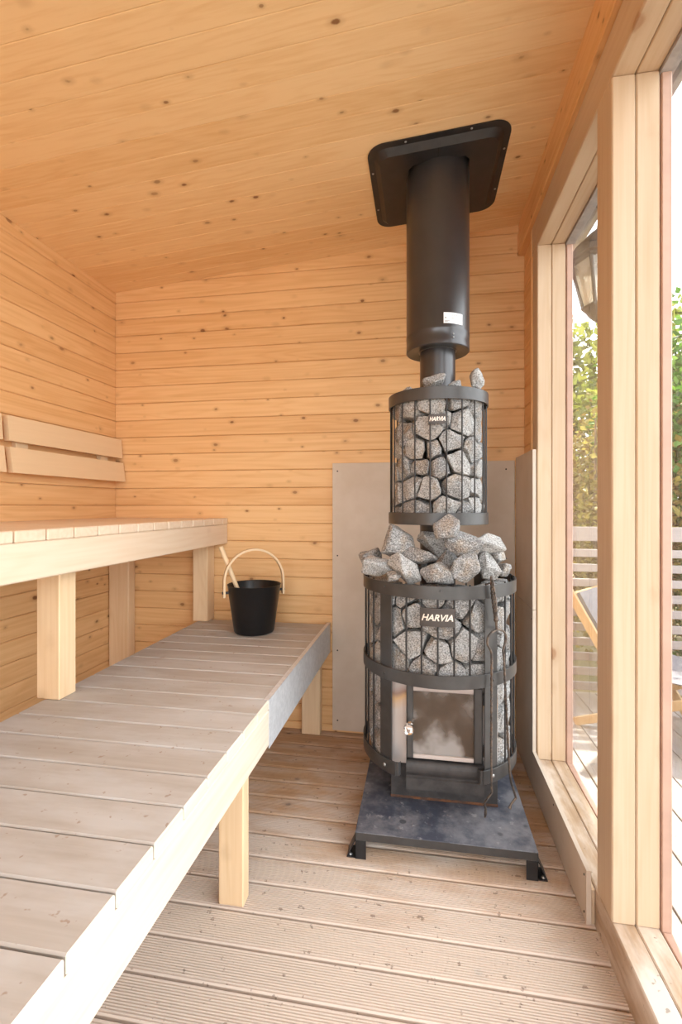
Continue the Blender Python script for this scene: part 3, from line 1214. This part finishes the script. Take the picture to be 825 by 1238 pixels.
# stove, lower sides
for side_, lo, hi in (('left', -112, -46), ('right', 44, 112)):
    seeds = []
    for row in range(3):
        z = .512 - (row + .5) * (.512 - .203) / 3
        n = 3
        for k in range(n):
            a = lo + (hi - lo) * (k + .5 + (.2 if row % 2 else -.15)) / n
            seeds.append((a + rg.uniform(-4, 4), .222 + rg.uniform(-.01, .01), z + rg.uniform(-.018, .018), row, k))
    lim = [(-45.0, 1)] if side_ == 'left' else [(43.0, -1)]
    cells(seeds, .172, .2655, .203, .5115, lim,
          lambda r, k, s=side_: f'grey stone {s} of the stove door, {ORD[r]} row below middle ring, {ORD[k]} from left',
          'stones beside the stove door', rg)
# cage round the flue
seeds = []
rows = 6
for row in range(rows):
    z = 1.497 - (row + .5) * (1.497 - 1.048) / rows
    n = 7
    for k in range(n):
        a = -108 + 216. * (k + (.68 if row % 2 else .32)) / n
        seeds.append((a + rg.uniform(-10, 10), .126 + rg.uniform(-.014, .014), z + rg.uniform(-.020, .020), row, k))
cells(seeds, .070, .1705, 1.0475, 1.500, [], lambda r, k: f'grey split stone inside the flue cage, {ORD[r]} row from the top, {ORD[k]} from left',
      'stones in the flue cage', rg)


def loose(px, py, k, w, h, dpt, seed, label, group, rot=0., wedge=0.):
    """one loose stone: w, h the width and height in metres, dpt its depth"""
    r_ = random.Random(seed)
    bm = bmesh.new()
    for _ in range(13):
        v = Vector((r_.gauss(0, 1), r_.gauss(0, 1), r_.gauss(0, 1))).normalized()
        mx = max(abs(v.x), abs(v.y), abs(v.z))
        v = v * (.55 + .45 / mx) / 1.25
        if wedge:
            v.z *= 1 - wedge * v.x
        bm.verts.new(v)
    r = bmesh.ops.convex_hull(bm, input=bm.verts[:])
    bmesh.ops.delete(bm, geom=[v for v in bm.verts if not v.link_faces], context='VERTS')
    ex = [(min(v.co[i] for v in bm.verts), max(v.co[i] for v in bm.verts)) for i in range(3)]
    c = at(px, py, k)
    sz = (w, dpt, h)
    rm = Matrix.Rotation(TH, 3, 'Z') @ Matrix.Rotation(R(rot), 3, 'Y')
    for v in bm.verts:
        q = Vector(((v.co[i] - (ex[i][0] + ex[i][1]) / 2) / (ex[i][1] - ex[i][0]) * sz[i] for i in range(3)))
        v.co = c + rm @ q
    rough_stone(bm, seed, .0018, .004)
    return stone_object(bm, label, group)


HG = 'stones heaped on the stove'
for a in (
    # px, py, depth, w px, h px, depth m, seed, label, rot, wedge
    (539, 638, 1.585, 35, 37, .09, 3, 'pale rounded grey stone at the very top of the heap on the stove', 25, .1),
    (559, 658, 1.600, 46, 32, .10, 14, 'pale grey stone with dark left face just under the topmost heap stone', 12, .15),
    (590, 659, 1.66, 40, 28, .11, 5, 'bluish grey block at the upper right of the stove heap', 8, 0),
    (482, 657, 1.680, 38, 40, .09, 23, 'upright wedge stone with pale right face, upper left of the stove heap', 20, .35),
    (523, 657, 1.700, 38, 28, .08, 8, 'brownish stone in front of the flue, left of the topmost heap stone', 25, .1),
    (505, 672, 1.640, 50, 21, .09, 31, 'long flat grey slab across the middle left of the stove heap', 9, .25),
    (541, 674, 1.690, 28, 22, .08, 12, 'small dark stone tucked in the middle of the stove heap', 0, 0),
    (455, 685, 1.640, 39, 29, .09, 27, 'speckled brown grey stone at the far left of the stove heap', -18, .1),
    (449, 674, 1.720, 28, 22, .08, 9, 'dark stone peeping out behind the far left heap stone', -25, .3),
    (490, 689, 1.600, 48, 30, .08, 40, 'wedge stone with brown left side and pale sloping right face, front of heap', 30, .3),
    (477, 697, 1.600, 20, 14, .05, 11, 'small brown stone low on the left front of the stove heap', 0, 0),
    (529, 692, 1.585, 43, 27, .08, 18, 'dome shaped stone with bluish top at the front centre of the heap', 0, -.1),
    (559, 686, 1.590, 38, 38, .08, 22, 'pale upright block at the front of the heap, right of the dome shaped stone', -10, 0),
    (591, 685, 1.640, 32, 33, .08, 33, 'tan and grey stone on the right front of the heap, above the tongs', 15, .1),
    (603, 673, 1.740, 20, 20, .07, 15, 'small pale stone at the right edge of the stove heap', 0, 0),
    (608, 689, 1.700, 19, 18, .06, 19, 'small greenish pale stone at the lower right end of the stove heap', 10, 0),
    (570, 672, 1.76, 40, 34, .10, 44, 'grey stone behind the others right of the flue on the stove heap', 0, 0),
    (500, 678, 1.76, 46, 34, .10, 45, 'grey stone behind the others left of the flue on the stove heap', 0, 0),
):
    px, py, k, w, h, dpt, seed, label, rot_, wd = a
    loose(px, py, k, w / 578. * k, h / 578. * k, dpt, seed, label, HG, rot_, wd)
CG = 'stones poking above the flue cage'
for a in (
    (527, 461, 1.70, 32, 16, .07, 51, 'sloping grey stone poking above the cage rim in front of the flue', -22, .2),
    (551, 465, 1.69, 18, 13, .05, 52, 'small stone poking above the cage rim right of the flue', 15, 0),
    (578, 459, 1.76, 20, 27, .05, 53, 'pale upright stone standing above the cage rim at the right', 5, 0),
    (494, 473, 1.74, 18, 11, .05, 54, 'small stone barely showing above the cage rim at the left', 0, 0),
):
    px, py, k, w, h, dpt, seed, label, rot_, wd = a
    loose(px, py, k, w / 578. * k, h / 578. * k, dpt, seed, label, CG, rot_, wd)

# ================================================================ fire tongs hanging on the stove
tg = thing('fire_tongs', tuple(pol(34, .30, .10)), 'rusty twisted iron fire tongs hanging from the rim on the stove front', 'tongs')
TR = .2955


def twist(mm, pts, rad, strand, turns, n=120, strands=2):
    pts = [Vector(p) for p in pts]
    # resample
    ls = [0]
    for p, q in zip(pts, pts[1:]):
        ls.append(ls[-1] + (q - p).length)

    def on(s):
        s *= ls[-1]
        for i in range(len(pts) - 1):
            if s <= ls[i + 1] or i == len(pts) - 2:
                return pts[i].lerp(pts[i + 1], (s - ls[i]) / (ls[i + 1] - ls[i]))
    ax = (pts[-1] - pts[0]).normalized()
    u = ax.cross(Vector((0, 1, 0.1))).normalized()
    w_ = ax.cross(u)
    for k in range(strands):
        ph = 2 * PI * k / strands
        path = []
        for i in range(n + 1):
            s = i / n
            a = ph + turns * 2 * PI * s
            rr = rad(s) if callable(rad) else rad
            path.append(on(s) + (u * math.cos(a) + w_ * math.sin(a)) * rr)
        mm.tube(path, strand, 6)


ptop = pol(33.2, TR + .001, .868)
pcol = pol(36.8, TR + .001, .734)
ploop = pol(37.4, TR + .001, .700)
m = MB()
twist(m, [ptop, pcol], lambda s: .0036 + .0028 * math.sin(PI * s), .0026, 2.2, 70, 4)
m.tube([ptop + Vector((0, 0, -.004)), ptop + Vector((0, 0, .008))], [.006, .0045], 10)
m.tube([pcol + Vector((0, 0, .006)), pcol, pcol - Vector((0, 0, .006))], [.006, .0085, .006], 12)
m.tube([pcol, ploop], .004, 8)
m.build('handle', M['iron'], tg)
m = MB()
m.tube([pol(33.2, TR, .852), pol(33.2, RS + .004, .852), pol(33.2, RS - .003, .8475), pol(33.2, RS - .010, .8475), pol(33.2, RS - .012, .83)], .003, 8)
m.build('hook', M['iron'], tg)


def onc(a, r, z):
    return pol(a, r, z)


loopc = (38.2, .667)
lp = []
for t in range(-38, 219, 8):
    ang = loopc[0] + 8.2 * math.cos(R(t))
    lp.append(onc(ang, TR, loopc[1] + .034 * math.sin(R(t))))
left_bot, right_bot = lp[-1], lp[0]
lpath = [left_bot, onc(33.2, TR, .625), onc(33.4, TR, .60)]
rpath = [right_bot, onc(43.4, TR, .625), onc(44, TR, .60)]
m = MB()
m.tube([onc(33.4, TR, .612), onc(33.2, TR, .63)] + lp[::-1] + [onc(43.2, TR, .63), onc(43.8, TR, .612)], .0038, 8)
m.build('spring_loop', M['iron'], tg)
hz1 = hz0 + .004
m = MB()
twist(m, [onc(33.4, TR, .618), onc(33.0, TR, .30)], .0017, .0028, 9, 140)
m.tube([onc(33.0, TR, .32), onc(33.1, TR + .001, .22), onc(32.9, TR + .004, .185), onc(29.6, TR - .008, .150), onc(29.2, TR - .008, .141), onc(30.6, TR - .012, .125), onc(31.4, TR - .018, .105), onc(31.2, TR - .02, .093)],
       [.0035, .0035, .0035, .003, .0035, .0035, .005, .003], 8)
m.build('leg', M['iron'], tg)
m = MB()
twist(m, [onc(43.9, TR, .618), onc(48.5, TR, .32)], .0017, .0028, 9, 140)
m.tube([onc(48.2, TR, .34), onc(50.5, TR, .22), onc(51.6, TR + .002, .185), onc(55.2, TR + .002, .15), onc(56.5, TR + .006, .125), onc(53.6, TR - .004, .105), onc(52.6, TR - .006, .093)],
       [.0035, .0038, .0038, .0038, .004, .0036, .006], 8)
m.build('leg', M['iron'], tg)

# ================================================================ outside
DZ = -.06
m = MB()
x = .600
px_ = .715 - .115
k = 0
while px_ + k * .115 < 7.0:
    a = px_ + k * .115
    m.box(a + .003, a + .112, -4.5, 3.20, DZ - .026, DZ, .002)
    k += 1
struct(m.build('floor_outside', M['deck']), 'greyish deck boards of the terrace outside', 'deck')
m = MB()
m.box(-6, 14, -8, 16, -.5, -.30, 0)
struct(m.build('ground', M['ground']), 'shaded lawn beyond the terrace', 'ground')

rl = thing('deck_railing', (2.4, 3.2, DZ), 'pale grey horizontal board railing along the far edge of the terrace', 'railing')
ztop = .972
m = MB()
m.box(.50, 4.4, 3.17, 3.195, ztop - .088, ztop, .002)
for k in range(10):
    zt = ztop - .139 - k * .0915
    m.box(.50, 4.4, 3.17, 3.195, zt - .047, zt, .002)
m.build('rail_boards', M['rail'], rl)
for xx in (.52, 1.9, 3.3):
    m = MB()
    m.box(xx, xx + .07, 3.196, 3.266, DZ - .2, ztop - .01, .002)
    m.build('post', M['rail'], rl)

# eave over the windows
m = MB()
m.box(.553, .80, -2.0, 2.9, 2.475, 2.495, 0)
m.box(.785, .81, -2.0, 2.9, 2.44, 2.60, .002)
m.box(.553, .585, -2.0, 2.5, 2.12, 2.48, 0)
for yy in (-1.2, -.4, .4, 1.2, 2.0, 2.75):
    m.box(.586, .785, yy, yy + .05, 2.40, 2.475, .002)
struct(m.build('trim_8', M['soffit']), 'grey boarded roof overhang outside above the windows', 'eave')


# lantern on the outside wall, seen through the narrow window
lc = at(727, 345, 2.08)
ln = thing('lantern', (lc.x, lc.y, lc.z - .19), 'six sided brown outdoor lantern with pale glass hanging beyond the narrow window', 'lantern')


def hexring(r, z, n=6, rot=53):
    return [Vector((lc.x + r * math.cos(R(rot + 360 * i / n)), lc.y + r * math.sin(R(rot + 360 * i / n)), lc.z + z)) for i in range(n)]


def hexloft(mm, spec, capb=True, capt=True, n=6):
    vs = []
    for r, z in spec:
        vs += hexring(r, z)
    fs = []
    for q in range(len(spec) - 1):
        for i in range(n):
            j = (i + 1) % n
            fs.append((q * n + i, q * n + j, (q + 1) * n + j, (q + 1) * n + i))
    if capb:
        fs.append(tuple(range(n))[::-1])
    if capt:
        fs.append(tuple((len(spec) - 1) * n + i for i in range(n)))
    mm.add(vs, fs, .5)


m = MB()
hexloft(m, [(.142, .105), (.148, .110), (.140, .125), (.095, .185), (.060, .215), (.040, .235), (.018, .245), (.014, .275)])
m.build('roof', M['lampmetal'], ln)
m = MB()
hexloft(m, [(.075, -.105), (.080, -.100), (.080, -.09), (.072, -.088)])
hexloft(m, [(.02, -.155), (.045, -.140), (.066, -.112), (.074, -.106)])
hexloft(m, [(.112, .092), (.130, .096), (.136, .104), (.10, .1045)])
for pb, pt in zip(hexring(.072, -.092), hexring(.118, .098)):
    m.tube([pb, pt], .0075, 6)
m.build('body_frame', M['lampmetal'], ln)
lo_, hi_ = hexring(.070, -.088), hexring(.114, .094)
for i in range(6):
    j = (i + 1) % 6
    m = MB()
    c_ = Vector((lc.x, lc.y, 0))
    quad = [lo_[i], lo_[j], hi_[j], hi_[i]]
    q2 = [p + (Vector((lc.x, lc.y, p.z)) - p).normalized() * .003 for p in quad]
    m.add(quad + q2, [(0, 1, 2, 3), (7, 6, 5, 4)] + [(s, s + 4, (s + 1) % 4 + 4, (s + 1) % 4) for s in range(4)], .5)
    m.build('pane', M['lampglass'], ln)
m = MB()
m.lathe((lc.x, lc.y), [(.0001, lc.z - .192), (.008, lc.z - .190), (.016, lc.z - .178), (.010, lc.z - .166), (.020, lc.z - .156), (.02, lc.z - .150), (.0001, lc.z - .15)], 20)
m.build('finial', M['lampmetal'], ln)
m = MB()
m.tube([lc + Vector((0, 0, .27)), lc + Vector((0, 0, .33)), lc + Vector((-.03, 0, .37)), Vector((.60, lc.y, lc.z + .36)), Vector((.587, lc.y, lc.z + .33))], .009, 10)
m.build('bracket', M['lampmetal'], ln)


# deck chairs
def deck_chair(A, f, label, z_top=.62):
    A = Vector(A)
    f = Vector((f[0], f[1], 0)).normalized()
    w = Vector((-f.y, f.x, 0))
    t = thing('deck_chair', (A.x, A.y, DZ), label, 'deck chair', 'deck chairs on the terrace')
    W = .52

    def p(a, s, z):
        return A + f * a + w * s + Vector((0, 0, z - A.z))
    for s in (0, W):
        m = MB()
        m.bar(p(0, s, z_top + .03), p(.42, s, DZ + .012), .022, .042, f)
        m.build('back_rail', M['chairwood'], t)
        s2 = s + (.026 if s == 0 else -.026)
        m = MB()
        m.bar(p(.80, s2, .335), p(.02, s2, DZ + .012), .022, .042, (0, 0, 1))
        m.build('seat_rail', M['chairwood'], t)
    m = MB()
    m.tube([p(0.005, -.01, z_top), p(0.005, W + .01, z_top)], .016, 12)
    m.build('top_bar', M['chairwood'], t)
    m = MB()
    m.tube([p(.79, .01, .34), p(.79, W - .01, .34)], .016, 12)
    m.build('front_bar', M['chairwood'], t)
    # sagging canvas
    n, k = 20, 8
    vs, fs = [], []
    for side_ in (0, 1):
        for i in range(n + 1):
            u = i / n
            a = 2 * u * (1 - u) * .22 + u * u * .79
            z = (1 - u) ** 2 * (z_top + .018) + 2 * u * (1 - u) * .10 + u * u * .36
            for j in range(k + 1):
                s = .03 + (W - .06) * j / k
                zz = z - .012 * math.sin(PI * j / k) - side_ * .004
                vs.append(p(a + .008, s, zz))
    q = (n + 1) * (k + 1)
    for i in range(n):
        for j in range(k):
            a_ = i * (k + 1) + j
            fs.append((a_, a_ + 1, a_ + k + 2, a_ + k + 1))
            fs.append((q + a_, q + a_ + k + 1, q + a_ + k + 2, q + a_ + 1))
    m = MB()
    m.add(vs, fs, .5, 0, True)
    m.build('canvas', M['canvas'], t)
    # padded head cushion laid over the top
    m = MB()
    b_ = bmesh.new()
    bmesh.ops.create_cube(b_, size=1)
    bmesh.ops.subdivide_edges(b_, edges=b_.edges[:], cuts=5, use_grid_fill=True)
    for v in b_.verts:
        x_, y_, z_ = v.co * 2
        th_ = .5 * (1 - .45 * (abs(x_) ** 4)) * (1 - .45 * (abs(y_) ** 4))
        u = .01 + (x_ * .5 + .5) * .24
        uu = 2 * u * (1 - u) * .22 + u * u * .79
        base = (1 - u) ** 2 * (z_top + .018) + 2 * u * (1 - u) * .10 + u * u * .36
        v.co = p(uu + .030 + z_ * th_ * .04, W / 2 + y_ * (W / 2 - .035), base + .012 + z_ * th_ * .022)
    m.bm(b_, .5, 0, True)
    m.build('cushion', M['canvas'], t)
    return t


deck_chair(at(688, 722, 2.55), (.78, -.62), 'wooden sling deck chair with pale canvas beyond the narrow window')
deck_chair((1.50, 2.52, .62), (-.62, -.78), 'wooden sling deck chair with pale canvas beyond the near window, mostly out of frame')

# trees and bushes beyond the railing
rl_ = random.Random(5)


def bush(name, x, y, r, h, n, leaf, label, size=.05, z0=-.3, hollow=.55):
    t = thing(name, (x, y, z0), label, 'shrub' if h < 2.4 else 'tree', 'greenery beyond the railing')
    m = MB()
    tips = []
    for k in range(9):
        a = rl_.uniform(0, 2 * PI)
        top = Vector((x + math.cos(a) * r * rl_.uniform(.2, .7), y + math.sin(a) * r * rl_.uniform(.2, .7), z0 + h * rl_.uniform(.55, .92)))
        b0 = Vector((x + rl_.uniform(-.05, .05), y + rl_.uniform(-.05, .05), z0))
        mid = b0.lerp(top, .5) + Vector((rl_.uniform(-.1, .1), rl_.uniform(-.1, .1), .1))
        m.tube([b0, mid, top], [.03, .018, .006], 6)
    m.build('branches', M['bark'], t)
    m = MB()
    # clustered leaves
    cl = []
    for k in range(max(12, n // 60)):
        a, u = rl_.uniform(0, 2 * PI), rl_.uniform(-1, 1)
        s = (1 - u * u) ** .5
        rr = rl_.uniform(hollow, 1)
        cl.append(Vector((x + r * rr * s * math.cos(a), y + r * rr * s * math.sin(a), z0 + h * (.52 + .46 * rr * u))))
    vs, fs, rs = [], [], []
    for k in range(n):
        c = rl_.choice(cl) + Vector((rl_.gauss(0, 1), rl_.gauss(0, 1), rl_.gauss(0, 1))) * .15
        d = Vector((rl_.gauss(0, 1), rl_.gauss(0, 1), rl_.gauss(-.4, .7))).normalized()
        e = d.cross(Vector((rl_.gauss(0, 1), rl_.gauss(0, 1), rl_.gauss(0, 1)))).normalized()
        nn = d.cross(e)
        L_ = size * rl_.uniform(.6, 1.3)
        wd = L_ * .33
        q = len(m.v)
        m.add([c, c + d * L_ * .45 + e * wd + nn * L_ * .06, c + d * L_, c + d * L_ * .45 - e * wd + nn * L_ * .06, c + d * L_ * .5 - nn * L_ * .03],
              [(0, 4, 1), (1, 4, 2), (2, 4, 3), (3, 4, 0)], rl_.random())
    m.build('foliage', leaf, t)
    return t


bush('bush', 1.55, 4.15, .62, 2.3, 9000, M['leaf3'], 'yellowing bush right behind the railing, seen through the narrow window', .055)
bush('bush', 2.35, 4.25, .75, 3.2, 11000, M['leaf2'], 'bright green bush behind the railing close to the pine post', .075)
bush('bush', 3.55, 4.2, .85, 3.05, 8000, M['leaf1'], 'yellow green bush behind the railing beyond the near window', .07)
bush('tree', 2.1, 6.3, 1.5, 3.9, 14000, M['leaf1'], 'taller yellow green tree far behind the railing', .11, hollow=.4)
bush('tree', 5.0, 6.2, 1.6, 3.7, 7000, M['leaf2'], 'tall green tree far behind the yellow green bush', .11, hollow=.4)

# ================================================================ light
w = bpy.data.worlds.new('world')
scene.world = w
w.use_nodes = True
bg = w.node_tree.nodes['Background']
bg.inputs[0].default_value = (.93, .965, 1.0, 1)
bg.inputs[1].default_value = 2.6
sun = bpy.data.lights.new('sun', 'SUN')
sun.energy = 7.0
sun.angle = R(1.2)
sun.color = (1, .93, .82)
so = bpy.data.objects.new('sun', sun)
col.objects.link(so)
d = Vector((.12, .72, 1.0)).normalized()     # towards the sun
so.rotation_euler = d.to_track_quat('Z', 'Y').to_euler()


def portal(loc, rot, sx, sy):
    l = bpy.data.lights.new('portal', 'AREA')
    l.shape = 'RECTANGLE'
    l.size, l.size_y = sx, sy
    l.cycles.is_portal = True
    o = bpy.data.objects.new('portal', l)
    o.location = loc
    o.rotation_euler = rot
    col.objects.link(o)


portal((.60, -.25, 1.15), (PI / 2, 0, PI / 2), 3.1, 2.1)
portal((.60, 1.66, 1.15), (PI / 2, 0, PI / 2), .66, 2.1)
portal((-.4, YN - .05, 1.15), (PI / 2, 0, PI), 1.6, 2.3)

vs_ = scene.view_settings
vs_.view_transform = 'Standard'
vs_.look = 'None'
vs_.exposure = 1.08
vs_.gamma = 1
vs_.use_curve_mapping = False
cy = scene.cycles
cy.use_denoising = True
cy.max_bounces = 14
cy.diffuse_bounces = 8
cy.transparent_max_bounces = 16
cy.sample_clamp_indirect = 8
cy.caustics_reflective = False
cy.caustics_refractive = False
